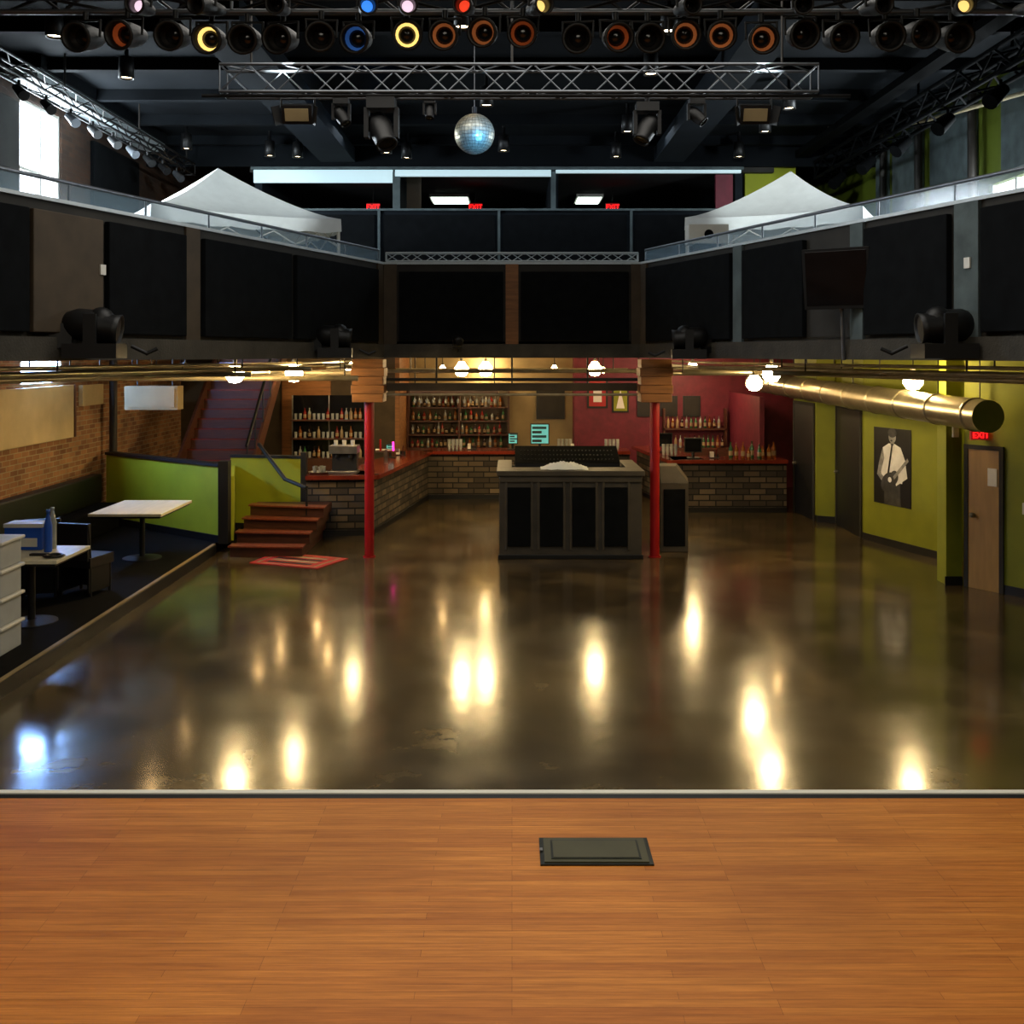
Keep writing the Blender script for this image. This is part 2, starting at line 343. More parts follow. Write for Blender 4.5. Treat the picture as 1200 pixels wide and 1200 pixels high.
# ---------------------------------------------------------------- rigging
tr=B('front_lighting_truss'); tr.truss((-4.6,7.45,5.9),(4.6,7.45,5.9),.32,BLACK,step=.4,r=.026)
for x in(-4,-1.5,1.5,4): tr.cyl((x,7.45,6.06),(x,7.45,7.6),.015,DPIPE)
tr.cyl((-4.6,7.3,5.64),(4.6,7.3,5.64),.02,ALU); 
for x in(-4.2,-2,0,2,4.2): tr.cyl((x,7.3,5.64),(x,7.3,5.76),.012,ALU)
tr.finish()
def parcan(x,y,z,d,lens,rim,r=.095):
    b=B('par_can_light'); d=Vector(d).normalized(); c=Vector((x,y,z))
    b.lathe([(.001,-.2),(r*.55,-.2),(r*.75,-.14),(r*.98,0),(r*.98,.12),(r*1.12,.125),(r*1.12,.15),(r*.9,.15),(r*.86,.06)],c,BLACK,d,18)
    b.lathe([(r*.9,.148),(r*.88,.07),(r*.64,.03)],c,rim,d,18)
    b.lathe([(r*.66,.03),(r*.4,.045),(.001,.05)],c,lens,d,18)
    side=d.cross(Vector((0,0,1))).normalized(); up=Vector((0,0,1))
    b.tube([c+side*r*1.1,c+side*r*1.15+up*.12,c-side*r*1.15+up*.12,c-side*r*1.1],.009,BLACK,6)
    b.cyl(c+up*.12,c+up*.18,.02,BLACK,n=8)
    return b.finish()
px=[97,147,203,246,288,330,375,419,476,521,568,613,678,722,760,803,846,894,940,985,1040,1078,1118]
RIMG=mat('par_rim_grey',(66,62,60),.35,.7); RIMO2=mat('par_rim_amber',(206,118,64),.3,.6,emit=.22)
RIMB=mat('par_rim_blue',(60,110,190),.3,.6,emit=.3)
for k in px:
    x=(k-600)*7.2/1200
    rim={203:RIMG,246:GLY,419:RIMB,476:GLY,147:ORANGE,722:ORANGE,613:ORANGE}.get(k, RIMO2 if k in(521,568,803,846,894) else RIMG)
    parcan(x,7.25,5.45+random.uniform(-.025,.025),(random.uniform(-.15,.15),-1,-.28),LENS,rim)
for x,l in((-2.55,GLP),(-1.0,GLB),(-.72,GLP),(-.32,GLR),(.18,GLY),(3.1,GLY),(-3.9,GLP),(1.2,LENS),(2.0,LENS),(-1.6,LENS),(-2.1,LENS),(2.5,LENS),(3.6,LENS)):
    parcan(x,7.05,5.59,(random.uniform(-.3,.3),-1,-.2),l,RIMG,.06)

tr=B('rear_lighting_truss'); tr.truss((-3.1,11,6.13),(3.25,11,6.13),.29,ALU,step=.3,r=.018)
for x in(-2.8,0,2.9): tr.cyl((x,11,6.28),(x,11,7.6),.014,DPIPE)
tr.cyl((-3.3,10.9,5.95),(3.6,10.9,5.95),.02,BLACK); tr.finish()
def flood(x,y,z,top):
    b=B('flood_light'); b.obox((x,y,z),(0,-1,-.4),(.32,.2,.12),BLACK); b.obox((x,y-.065,z-.026),(0,-1,-.4),(.25,.13,.02),TANC)
    b.tube([(x-.18,y,z),(x-.18,y,z+.16),(x+.18,y,z+.16),(x+.18,y,z)],.012,BLACK,6); b.cyl((x,y,z+.16),(x,y,top),.014,BLACK,n=8)
    for sx in(-1,1): b.obox((x+sx*.2,y-.1,z-.04),(sx*.5,-1,-.4),(.01,.2,.14),BLACK)
    b.finish()
flood(-2.3,11,5.78,5.98); flood(2.6,11,5.78,5.98)
def movinghead(x,y,z,top,s=1.0,d=(0,-.35,-1)):
    b=B('moving_head_light'); b.box(x-.15*s,x+.15*s,y-.12*s,y+.12*s,z+.22*s,z+.34*s,BLACK)
    for sx in(-1,1): b.box(x+sx*.16*s-.025*s,x+sx*.16*s+.025*s,y-.06*s,y+.06*s,z-.08*s,z+.24*s,BLACK)
    dd=Vector(d).normalized(); c0=Vector((x,y,z))
    b.lathe([(.001,-.2*s),(.09*s,-.19*s),(.125*s,-.1*s),(.13*s,.02*s),(.11*s,.16*s),(.12*s,.2*s),(.1*s,.2*s),(.09*s,.17*s)],c0,BLACK,dd,16)
    b.lathe([(.1*s,.18*s),(.001,.185*s)],c0,LENS,dd,16)
    if top: b.cyl((x,y,z+.34*s),(x,y,top),.025,BLACK,n=8)
    return b.finish()
movinghead(-1.4,11,5.6,5.98,1.0,(.4,-.5,-1)); movinghead(1.45,11,5.62,5.98,.8,(-.5,-.3,-1))
movinghead(-1.85,11.1,5.78,5.98,.55,(.6,-.3,-1)); movinghead(2.0,11.1,5.78,5.98,.55,(.8,-.3,-.8))
movinghead(-.9,11.2,5.85,5.98,.4)

db=B('disco_ball'); C=Vector((-.44,12,5.78)); R=.235; n=34;k=18
vs=[];fs=[]
for j in range(k):
    for i in range(n):
        t0=math.pi*(j+.05)/k;t1=math.pi*(j+.95)/k;a0=2*math.pi*(i+.04)/n;a1=2*math.pi*(i+.96)/n
        tl=random.uniform(-.0015,.0015); o=len(vs)
        for t,a in((t0,a0),(t0,a1),(t1,a1),(t1,a0)):
            vs.append(C+Vector((math.sin(t)*math.cos(a),math.sin(t)*math.sin(a),math.cos(t)))*(R+tl)); tl=-tl if random.random()<.5 else tl
        fs.append((o+3,o+2,o+1,o))
db.add(vs,fs,MIRROR); db.ball(C,R*.985,BLACK,24,16); db.cyl(C+Vector((0,0,R)),C+Vector((0,0,R+.08)),.03,BLACK); db.cyl(C+Vector((0,0,R+.08)),(C.x,C.y,7.6),.006,ALU,n=6); db.finish()

for x,y in((-5.46,14.5),(1.94,14.3),(4.41,16.3),(4.45,18),(-4.78,20.2),(-.4,16.1),(-.59,12.25),(-2.44,19.9),(-2.1,20.4),(4.5,20.3),(1.9,12.4),(-5.63,12.6),(2.03,18),(-4.25,20.3),(2.06,20.3),(-.16,19.7),(-6.2,19.5)):
    b=B('ceiling_downlight'); b.lathe([(.03,.5),(.03,.32),(.1,.3),(.11,0),(.1,0),(.085,.04)],(x,y,7.1),BLACK,(0,0,1),14); b.lathe([(.09,.03),(.001,.03)],(x,y,7.1),BULBS,(0,0,1),14)
    b.finish()

# ---------------------------------------------------------------- tents
def tent(cx,cy,half,rot,ze,zp,name='canopy_tent'):
    b=B(name); b.M=Matrix.Translation((cx,cy,0))@Matrix.Rotation(rot,4,'Z'); N=10
    cs=[(-half,-half),(half,-half),(half,half),(-half,half)]
    vs=[];fs=[]
    for sidx in range(4):
        a=Vector(cs[sidx]);c=Vector(cs[(sidx+1)%4]); o=len(vs)
        for j in range(N+1):
            t=j/N
            for i in range(N+1):
                p=a.lerp(c,i/N)*(1-t); e=abs(2*i/N-1)
                z=ze+(zp-ze)*(t**1.35)-.12*(1-e**2)*math.sin(math.pi*t)*.9-.05*(1-e**2)*(1-t)
                vs.append((p.x,p.y,z))
        for j in range(N):
            for i in range(N): q=o+j*(N+1)+i; fs.append((q,q+1,q+N+2,q+N+1))
        o=len(vs)
        for i in range(N+1):
            p=a.lerp(c,i/N); e=abs(2*i/N-1); z=ze-.05*(1-e**2); vs+= [(p.x,p.y,z),(p.x*1.005,p.y*1.005,z-.2-(.03 if i%2 else 0))]
        for i in range(N): q=o+2*i; fs.append((q,q+1,q+3,q+2))
    b.add(vs,fs,CANVAS,True)
    for x,y in cs:
        b.box(x*.98-.02,x*.98+.02,y*.98-.02,y*.98+.02,3.4,ze,WHITE); b.box(x*.98-.05,x*.98+.05,y*.98-.05,y*.98+.05,3.4,3.42,WHITE)
    for s in range(4):
        a=Vector(cs[s]).to_3d()*.98;c=Vector(cs[(s+1)%4]).to_3d()*.98
        for k in range(4):
            p=a.lerp(c,k/4);q=a.lerp(c,(k+1)/4); z0,z1=(ze-.45,ze-.08)
            b.cyl(p+Vector((0,0,z0)),q+Vector((0,0,z1)),.011,WHITE,n=6); b.cyl(p+Vector((0,0,z1)),q+Vector((0,0,z0)),.011,WHITE,n=6)
    b.cyl((0,0,zp-.5),(0,0,zp-.01),.02,ALU)
    for x,y in cs: b.cyl((x*.98,y*.98,ze-.1),(0,0,zp-.45),.012,ALU,n=6)
    return b.finish()
tent(-4.85,16.9,1.5,math.radians(35),5.38,6.27)
tent(4.6,16.9,1.36,math.radians(-28),5.38,6.22)

# ---------------------------------------------------------------- under-balcony
for x in(-2.25,2.25):
    b=B('support_column'); b.cyl((x,16.15,0),(x,16.15,2.5),.075,RED,n=20); b.cyl((x,16.15,0),(x,16.15,.02),.1,RED,n=20)
    for i in range(5):
        z=2.45+i*.135; e=.24+.02*(i%2); b.box(x-e,x+e,15.93,16.38,z,z+.13,BLOCKW)
    b.finish(.008)
b=B('ceiling_beam'); b.box(-1.98,1.98,16.2,16.35,2.62,2.74,TAND); b.cyl((-1.98,16.15,2.8),(1.98,16.15,2.8),.025,DPIPE); b.cyl((-1.98,16.18,2.56),(1.98,16.18,2.56),.02,PIPE)
for x in(-1.2,0,1.2): b.cyl((x,16.27,2.74),(x,16.27,3.16),.015,DPIPE,n=6)
b.finish()
CZ=3.165
for y,z,r in((12.6,2.95,.03),(14.0,3.0,.03),(15.3,2.84,.04),(16.4,2.9,.045),(17.8,2.97,.03),(19.0,2.80,.05),(20.4,2.9,.04)):
    b=B('overhead_pipe')
    xi=(-5.98+(min(y,16.2)-4.5)*.336)+.05
    if y>16: xi=-2.55
    b.cyl((-7.49,y,z),(xi,y,z),r,PIPE if r>.035 else STEEL)
    for x in(-6.6,xi-.2): 
        if x<xi: b.cyl((x,y,z),(x,y,CZ),.01,DPIPE,n=6)
    b.finish()
for y,z,r in((12.6,2.96,.03),(15.6,2.92,.045),(17.8,2.95,.03),(19.4,2.84,.045)):
    b=B('overhead_pipe')
    xi=5.98-(min(y,16.2)-4.5)*.336-.05; xe=7.4 if y<12 else 5.9
    if y>19: xe=5.0
    b.cyl((xe,y,z),(max(xi,2.6),y,z),r,STEEL)
    for x in(xe-.3,xi+.4): b.cyl((x,y,z),(x,y,CZ),.01,DPIPE,n=6)
    b.finish()
for y,z,r in((18.2,2.9,.035),(21.2,2.86,.05)):
    b=B('overhead_pipe'); b.cyl((-2.4,y,z),(2.4,y,z),r,PIPE)
    for x in(-1.8,0,1.8): b.cyl((x,y,z),(x,y,CZ),.01,DPIPE,n=6)
    b.finish()
for sgn in(-1,1):
    for xo,z,r in((.45,3.0,.03),(.8,3.06,.02),(1.3,2.93,.035)):
        b=B('overhead_pipe')
        p=Vector((sgn*(5.98+xo*.6),5,z));q=Vector((sgn*(2.4+xo),15.5,z)); m_=STEEL if sgn<0 else PIPE
        b.cyl(p,q,r,m_); b.cyl(q,(q.x,21.5,z),r,m_); b.ball(q,r*1.3,m_)
        for t in(.2,.5,.8): w_=p.lerp(q,t); b.cyl(w_,(w_.x,w_.y,CZ),.01,DPIPE,n=6)
        b.finish()
d=B('round_duct'); p=Vector((5.72,12.3,2.45));q=Vector((5.3,22.4,2.6)); d.cyl(p,q,.2,STEEL,n=28)
for i in range(10):
    t=p.lerp(q,(i+.3)/10); u_=(q-p).normalized(); d.lathe([(.2,-.03),(.212,-.02),(.212,.02),(.2,.03)],t,STEEL,u_,28); 
    if i%3==1: d.cyl(t+Vector((0,0,.2)),(t.x,t.y,CZ),.012,DPIPE,n=6)
d.finish()
b=B('wall_board'); b.box(-7.49,-7.42,13.2,17.4,1.8,2.68,TAN); 
for yy in(13.2,17.34): b.box(-7.42,-7.40,yy,yy+.06,1.8,2.68,DWOOD)
b.finish()
b=B('wall_board'); b.box(-7.49,-7.42,17.7,18.6,2.3,2.66,TAN).finish()
B('downspout_pipe').cyl((-7.3,18.75,0.15),(-7.3,18.75,3.16),.07,DPIPE).finish()
d=B('wall_cabinet'); d.box(-6.55,-5.65,17.3,17.6,2.26,2.66,TANC); d.box(-6.5,-5.7,17.28,17.3,2.3,2.62,TANC)
for x in(-6.4,-5.8): d.cyl((x,17.5,2.66),(x,17.5,CZ),.012,DPIPE,n=6)
d.finish()

bulbs=[(-3.95,14.6,2.95,0),(-3.3,15.5,2.94,0),(-.95,19.3,2.94,0),(-.5,19.4,2.94,0),(1.6,19.8,2.94,0),(3.95,16.7,2.76,0),(5.6,14.3,2.86,0),(3.8,15,2.95,0),(4.04,22.9,2.92,0),(-3.0,19.3,2.93,0),(-.65,25.0,2.9,0),
 (-3.7,20.6,2.88,1),(-4.75,21.0,2.84,1),(2.05,23,2.86,1),(-5.0,14.2,2.97,1),(-5.3,16.6,2.98,1),(4.9,18.9,2.9,1),(-1.6,23.6,2.9,1),(1.0,24.2,2.9,1),(-4.3,22.6,2.88,1)]  # dim bulbs over the back bar are added to lighten it
for i,(x,y,z,dim) in enumerate(bulbs):
    BM=BULB2 if dim else BULB
    b=B('pendant_bulb'); s=.8 if dim else 1.6
    b.lathe([(.001,-.09*s),(.05*s,-.078*s),(.082*s,-.035*s),(.082*s,.01*s),(.05*s,.055*s),(.03*s,.085*s)],(x,y,z-.02),BM,(0,0,1),12)
    b.cyl((x,y,z+.06*s),(x,y,z+.11*s),.03,BLACK); b.cyl((x,y,z+.08),(x,y,CZ),.008,BLACK,n=6); b.finish()
b=B('stair_fill_lamp'); b.lathe([(.001,-.09),(.07,-.04),(.07,.01),(.03,.08)],(-5.7,23.0,3.95),BULB2,(0,0,1),12); b.cyl((-5.7,23.0,4.02),(-5.7,23.2,4.1),.02,BLACK); b.box(-5.8,-5.6,23.2,23.3,3.4,4.3,TAN); b.finish()  # bulb and bracket added to brighten the stair landing

def edge_light(x,y,z,s,d):
    b=B('stage_spotlight'); dd=Vector(d).normalized(); c0=Vector((x,y,z))
    b.lathe([(.001,-.26*s),(.08*s,-.25*s),(.13*s,-.15*s),(.14*s,0),(.12*s,.15*s),(.13*s,.2*s),(.12*s,.2*s),(.1*s,.17*s)],c0,BLACK,dd,16)
    b.lathe([(.11*s,.18*s),(.001,.185*s)],c0,BLACK,dd,16)
    sd=dd.cross(Vector((0,0,1))).normalized()
    for sg in(-1,1): b.obox(c0+sd*sg*.17*s+Vector((0,0,-.06*s)),(0,0,1),(.1*s,.04*s,.32*s),BLACK,math.atan2(dd.y,dd.x))
    b.obox(c0+Vector((0,0,-.2*s)),(0,0,1),(.42*s,.4*s,.12*s),BLACK,math.atan2(dd.y,dd.x))
    b.obox(c0-dd*.3*s+Vector((0,0,-.12*s)),(0,0,1),(.2*s,.22*s,.2*s),BLACK,.5)
    b.ball(c0+dd*.05*s+Vector((0,0,.06*s)),.11*s,BLACK,12,8)
    sx=-1 if x<0 else 1
    b.tube([c0+Vector((sx*-.3*s,0,-.16*s)),c0+Vector((sx*-.42*s,.02,-.22*s)),c0+Vector((sx*-.5*s,.05,-.18*s))],.02,BLACK,6)
    b.cyl(c0+Vector((0,0,-.2*s)),c0+Vector((sx*.28,.12,-.2*s)),.025,BLACK,n=8); b.finish()
edge_light(-3.95,9.7,3.46,1.15,(1,.15,-.15)); edge_light(-2.45,14.2,3.44,1.1,(.9,.1,-.1)); edge_light(2.45,14.2,3.42,1.1,(-.9,.1,-.1)); edge_light(4.05,9.6,3.46,1.15,(-1,.1,-.1))
b=B('stage_spotlight'); b.lathe([(.001,-.1),(.05,-.09),(.06,.08),(.07,.12),(.001,.1)],(-.85,15.95,3.42),BLACK,(.3,-1,-.2),12); b.tube([(-.92,15.95,3.42),(-.92,15.98,3.3),(-.78,15.98,3.3),(-.78,15.95,3.42)],.01,BLACK,6); b.cyl((-.85,15.98,3.3),(-.85,16.14,3.25),.015,BLACK); b.finish()
t=B('wall_television')
t.M=Matrix.Translation((3.52,11.1,4.02))@Matrix.Rotation(math.radians(-35),4,'Z')@Matrix.Rotation(math.radians(8),4,'X')
t.box(-.36,.36,-.03,.03,-.33,.33,BLACK); t.box(-.33,.33,-.034,-.03,-.29,.3,LENS); t.box(-.12,.12,.03,.14,-.12,.12,BLACK); t.cyl((0,.1,0),(0.05,.28,0),.03,BLACK); t.cyl((.02,.06,-.3),(.02,.06,-.9),.02,ALU); t.finish(.006)

# ---------------------------------------------------------------- sound booth
b=B('sound_booth'); x0,x1=-.2,2.03
b.box(x0,x1,16.0,16.08,.0,1.3,BOOTHW); b.box(x0,x0+.08,16.08,17.6,0,1.3,BOOTHW); b.box(x1-.08,x1,16.08,17.6,0,1.3,BOOTHW); b.box(x0,x1,17.5,17.6,0,1.3,BOOTHW)
b.box(x0-.04,x1+.04,15.94,16.5,1.3,1.38,BOOTHW); b.box(x0-.04,x0+.2,16.5,17.65,1.3,1.38,BOOTHW); b.box(x1-.2,x1+.04,16.5,17.65,1.3,1.38,BOOTHW)
b.box(x0-.02,x1+.02,15.97,16.0,0,.07,BLACK)
for i in range(4):
    a=x0+.13+i*.505; b.box(a,a+.36,15.965,16.0,.2,1.12,FABRIC)
    b.box(a-.04,a,15.975,16.0,.14,1.2,BOOTHW); b.box(a+.36,a+.4,15.975,16.0,.14,1.2,BOOTHW)
b.box(x0,x1,15.97,16.0,1.2,1.3,BOOTHW)
b.finish(.008)
b=B('mixing_console'); b.box(.05,1.75,16.6,17.2,.9,1.44,BLACK); b.add([(.05,16.58,1.44),(1.75,16.58,1.44),(1.75,17.2,1.66),(.05,17.2,1.66),(.05,17.22,1.44),(1.75,17.22,1.44)],[(0,1,2,3),(3,2,5,4),(0,3,4),(1,5,2),(0,4,5,1)],MATTE)
for i in range(26):
    for j in range(3): 
        xx=.14+i*.06; yy=16.68+j*.16; zz=1.44+(yy-16.58)/.62*.22; b.box(xx,xx+.015,yy,yy+.03,zz,zz+.015,BLACK)
b.box(.1,1.7,17.25,17.4,0,.9,BLACK); b.finish()
b=B('crumpled_cloth'); N=14; vs=[];fs=[]
for j in range(N+1):
    for i in range(N+1):
        e=(1-(2*i/N-1)**2)*(1-(2*j/N-1)**2); vs.append((.45+.75*i/N+random.uniform(-.01,.01),16.05+.42*j/N,1.385+e*(.09+.03*math.sin(i*1.9+j))+random.uniform(0,.01)))
for j in range(N):
    for i in range(N): q_=j*(N+1)+i; fs.append((q_,q_+1,q_+N+2,q_+N+1))
b.add(vs,fs,CANVAS,True).finish()
b=B('loudspeaker'); b.prism([(2.4,16.55),(2.85,16.55),(2.95,17.2),(2.44,17.2)],0,1.12,BOOTHW)
b.add([(2.4,16.55,1.12),(2.85,16.55,1.12),(2.95,17.2,1.12),(2.44,17.2,1.12),(2.4,16.65,1.38),(2.66,16.65,1.38),(2.75,17.1,1.38),(2.44,17.1,1.38)],[(0,1,5,4),(1,2,6,5),(2,3,7,6),(3,0,4,7),(4,5,6,7)],BOOTHW)
b.box(2.45,2.8,16.53,16.55,.1,1.02,FABRIC); b.finish(.02)

# ---------------------------------------------------------------- bars
def bar(name,pts,th=.6):
    b=B(name)
    for p,q in zip(pts[:-1],pts[1:]):
        b.seg(p,q,0,th,0,1.0,STONE); b.seg(p,q,-.12,th+.05,1.0,1.07,BARTOP)
        b.seg(p,q,-.03,0,0,.1,BLACK)
    for p in pts[1:-1]:
        b.cyl((p[0],p[1],1.0),(p[0],p[1],1.07),.12,BARTOP)
    return b.finish()
bar('stone_bar_counter',[(-3.62,18.0),(-2.45,18.1),(-1.85,22.6),(2.6,22.6)])
bar('stone_bar_counter',[(2.9,23.8),(3.25,20.7),(5.55,20.7)])
b=B('back_bar_shelf'); b.box(-2.5,-.1,25.2,25.3,0,2.4,TAND); b.box(-2.5,-.1,24.7,25.2,0,.9,DWOOD)
for i,z in enumerate((.9,1.22,1.54,1.86)): b.box(-2.5,-.1,24.72+.12*i,25.2,z,z+.04,DWOOD)
for x in(-2.54,-1.3,-.1): b.box(x,x+.04,24.7,25.3,0,2.4,DWOOD)
b.finish()
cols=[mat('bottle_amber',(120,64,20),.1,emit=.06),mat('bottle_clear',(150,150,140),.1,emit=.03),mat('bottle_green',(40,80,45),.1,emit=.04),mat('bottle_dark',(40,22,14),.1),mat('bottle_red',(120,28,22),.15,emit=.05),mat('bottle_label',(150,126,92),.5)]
def bottle(b,x,y,z,h,m_,r=.036):
    b.lathe([(r*.9,0),(r,.01),(r,h*.58),(r*.75,h*.68),(r*.33,h*.78),(r*.3,h*.97),(r*.4,h*.97),(r*.4,h),(.001,h)],(x,y,z),m_,(0,0,1),8)
    b.lathe([(r*1.03,h*.15),(r*1.03,h*.45)],(x,y,z),cols[5],(0,0,1),8)
b=B('liquor_bottles')
for i,z in enumerate((.945,1.265,1.585,1.905)):
    x=-2.42
    while x<-.18: bottle(b,x,24.86+.1*i+random.uniform(-.02,.02),z,random.uniform(.17,.29),random.choice(cols[:5])); x+=random.uniform(.085,.15)
b.finish()
b=B('liquor_bottles'); x=4.5
while x<5.4: bottle(b,x,21.0+random.uniform(-.1,.1),1.072,random.uniform(.22,.34),random.choice(cols[:3]),.045); x+=.11
b.finish()
b=B('glassware_rack'); 
b.box(-5.0,-3.2,22.0,22.4,0,.95,DWOOD); 
for z in(1.35,1.75): b.box(-4.8,-3.2,22.15,22.4,z,z+.03,DWOOD)
for x in(-4.8,-4.0,-3.22): b.cyl((x,22.38,.95),(x,22.38,2.3),.015,SILVER)
b.box(-4.8,-3.2,22.41,22.43,.95,2.3,LENS)
for z in(.95,1.38,1.78):
    x=-4.7
    while x<-3.25:
        if random.random()<.45: b.lathe([(.03,0),(.035,.13)],(x,22.25,z),cols[1],(0,0,1),8)
        else: bottle(b,x,22.25,z,.25,random.choice(cols))
        x+=.1
b.finish()
b=B('espresso_machine'); z=1.072; b.box(-3.25,-2.75,18.15,18.5,z,z+.05,SILVER); b.box(-3.22,-2.78,18.32,18.5,z+.05,z+.42,BLACK); b.box(-3.25,-2.75,18.15,18.5,z+.36,z+.5,SILVER)
for x in(-3.12,-2.88): b.cyl((x,18.23,z+.36),(x,18.23,z+.28),.03,BLACK); b.cyl((x,18.22,z+.3),(x,18.1,z+.29),.012,BLACK,n=6)
for x in(-3.15,-3.0,-2.85): b.lathe([(.035,0),(.04,.09)],(x,18.32,z+.5),WHITE,(0,0,1),10)
b.finish(.006)
b=B('serving_tray'); b.lathe([(.001,0),(.16,0),(.19,.03)],(-3.45,18.3,1.074),SILVER,(0,0,1),18); 
for a in range(5): b.lathe([(.025,0),(.035,.12)],(-3.45+.09*math.cos(a*1.26),18.3+.09*math.sin(a*1.26),1.078),cols[1],(0,0,1),10)
b.finish()
# counter clutter: napkin caddies, glass stacks, condiment tray along both bars
for x,y in((-2.35,21.6),(-.9,22.85),(1.4,22.85),(4.15,21.0)):
    b=B('napkin_caddy'); b.box(x-.1,x+.1,y-.07,y+.07,1.072,1.09,BLACK); b.box(x-.09,x-.02,y-.06,y+.06,1.09,1.2,WHITE)
    for k_ in range(4): b.cyl((x+.04,y-.045+k_*.03,1.09),(x+.055,y-.045+k_*.03,1.27),.006,RED if k_%2 else BLACK,n=6)
    b.box(x-.1,x+.1,y+.06,y+.07,1.09,1.15,BLACK); b.finish()
for x,y in((-1.4,22.85),(1.05,22.9),(2.1,22.85),(3.2,21.6)):
    b=B('stacked_pint_glasses')
    for i in range(4):
        for j in range(3): b.lathe([(.028,0),(.038,.13),(.034,.13),(.025,.01)],(x+i*.085,y+.0,1.072+j*.05),cols[1],(0,0,1),10)
    b.finish()
b=B('hanging_glass_rack'); b.box(-2.3,-.3,23.0,23.5,2.3,2.34,DWOOD); b.box(-2.3,-.3,23.0,23.04,2.34,2.44,DWOOD)
for x in(-2.2,-.4): b.cyl((x,23.25,2.34),(x,23.25,CZ),.015,BLACK,n=6)
for i in range(14):
    x=-2.2+i*.14; b.cyl((x,23.2,2.3),(x,23.2,2.2),.005,cols[1],n=6); b.lathe([(.006,0),(.035,-.04),(.03,-.11)],(x,23.2,2.2),cols[1],(0,0,1),10)
b.finish()
def monitor(x,y,z,m_,w=.42,h=.32):
    b=B('point_of_sale_monitor'); b.box(x-w/2,x+w/2,y,y+.05,z+.12,z+.12+h,BLACK); b.box(x-w/2+.02,x+w/2-.02,y-.004,y,z+.14,z+.10+h,m_); b.cyl((x,y+.03,z),(x,y+.03,z+.14),.03,BLACK); b.box(x-.12,x+.12,y-.06,y+.12,z,z+.02,BLACK)
    if m_ is SCRC:
        for j in range(4): b.box(x-w/2+.04,x-w/2+.04+w*(.75 if j%2 else .5),y-.006,y-.004,z+.17+j*h*.21,z+.17+j*h*.21+h*.12,SCRD if j%2 else BLACK)
    b.finish(.004)
monitor(.62,22.8,1.072,SCRC,.42,.46); monitor(.02,22.85,1.072,SCRC,.22,.25); monitor(3.3,22.2,1.072,LENS,.36,.3); monitor(3.7,20.9,1.072,LENS,.36,.3)
monitor(-2.5,21.0,1.072,SCRC,.18,.16)
B('beer_tap_tower').cyl((-2.45,19.9,1.07),(-2.45,19.9,1.35),.04,SILVER).cyl((-2.65,19.9,1.33),(-2.2,19.9,1.33),.035,SILVER).cyl((-2.3,19.85,1.33),(-2.3,19.82,1.5),.018,MAG).cyl((-2.55,19.85,1.33),(-2.55,19.82,1.55),.018,RED).finish()
b=B('bar_back_wall'); b.box(-7.5,-2.65,23.2,23.3,0,3.16,TAND); b.box(-2.55,1.5,25.35,25.45,0,3.16,TANC); b.box(1.6,7.5,24.6,24.7,0,3.16,MAROON); b.box(-2.65,-2.55,23.2,25.45,0,3.16,BLOCKW); b.box(1.5,1.6,24.6,25.45,0,3.16,MAROON); b.box(-5.2,-4.1,23.15,23.2,.9,2.9,BLOCKW); b.finish()
B('maroon_partition').box(5.2,5.3,21.5,24.55,0,2.3,MAROON).finish()
B('framed_poster').box(1.8,2.3,24.56,24.59,1.9,2.6,BLACK).box(1.85,2.25,24.55,24.56,1.95,2.55,RED).box(1.95,2.15,24.545,24.55,2.05,2.4,WHITE).finish()
b=B('framed_poster'); b.box(2.4,2.8,24.56,24.59,1.8,2.5,BLACK); b.box(2.44,2.76,24.55,24.56,1.84,2.46,GREENW); b.add([(2.5,24.545,1.9),(2.7,24.545,1.9),(2.6,24.545,2.35)],[(0,1,2)],WHITE); b.finish()
for x in(3.0,3.55,4.1): B('picture_frame').box(x,x+.42,24.56,24.59,1.7,2.2,BLACK).box(x+.05,x+.37,24.55,24.56,1.75,2.15,DGREY).finish()
B('menu_board').box(.6,1.3,25.25,25.34,1.6,2.4,BLACK).box(.66,1.24,25.24,25.25,1.66,2.34,DGREY).finish()
B('back_bar_cabinet').box(3.6,5.1,23.9,24.5,0,1.0,DWOOD).box(3.6,5.1,24.3,24.5,1.4,1.44,DWOOD).box(3.6,3.64,24.3,24.5,1.0,1.9,DWOOD).box(5.06,5.1,24.3,24.5,1.0,1.9,DWOOD).finish()
b=B('liquor_bottles'); x=3.72
while x<5.0: bottle(b,x,24.4,1.442,.28,random.choice(cols)); bottle(b,x+.03,24.15,1.002,.28,random.choice(cols)); x+=.11
b.finish()

# ---------------------------------------------------------------- left: stairs, green walls
b=B('lower_staircase')
for i in range(4):
    b.prism([(-4.45,16.15+.42*i),(-3.3+.05*i,16.1+.34*i),(-3.3+.05*i,17.9),(-4.45,17.9)],.155*i if i else 0,.155*(i+1),DWOOD)
    b.prism([(-4.47,16.1+.42*i),(-3.28+.05*i,16.05+.34*i),(-3.28+.05*i,16.3+.34*i),(-4.47,16.35+.42*i)],.155*(i+1)-.0,.155*(i+1)+.025,TREAD)
b.finish()
P1,Q1=(-7.35,18.55),(-4.7,16.52)
b=B('green_half_wall'); b.seg(P1,Q1,0,.12,.152,1.38,GREEN); b.seg(P1,Q1,-.03,.15,1.38,1.43,BLACK); b.seg(P1,Q1,-.02,0,.152,.27,BLACK); b.box(-4.72,-4.56,16.44,16.62,0.152,1.48,BLACK); b.finish()
b=B('green_half_wall'); b.seg((-4.55,16.75),(-5.0,18.5),0,.1,0.152,1.2,GREEN); b.seg((-5.1,18.55),(-3.72,18.3),0,.1,.0,1.33,GREEN); b.seg((-5.1,18.55),(-3.72,18.3),-.02,.12,1.33,1.38,BLACK); b.box(-3.76,-3.66,18.2,18.35,0,1.45,BLACK); b.finish()
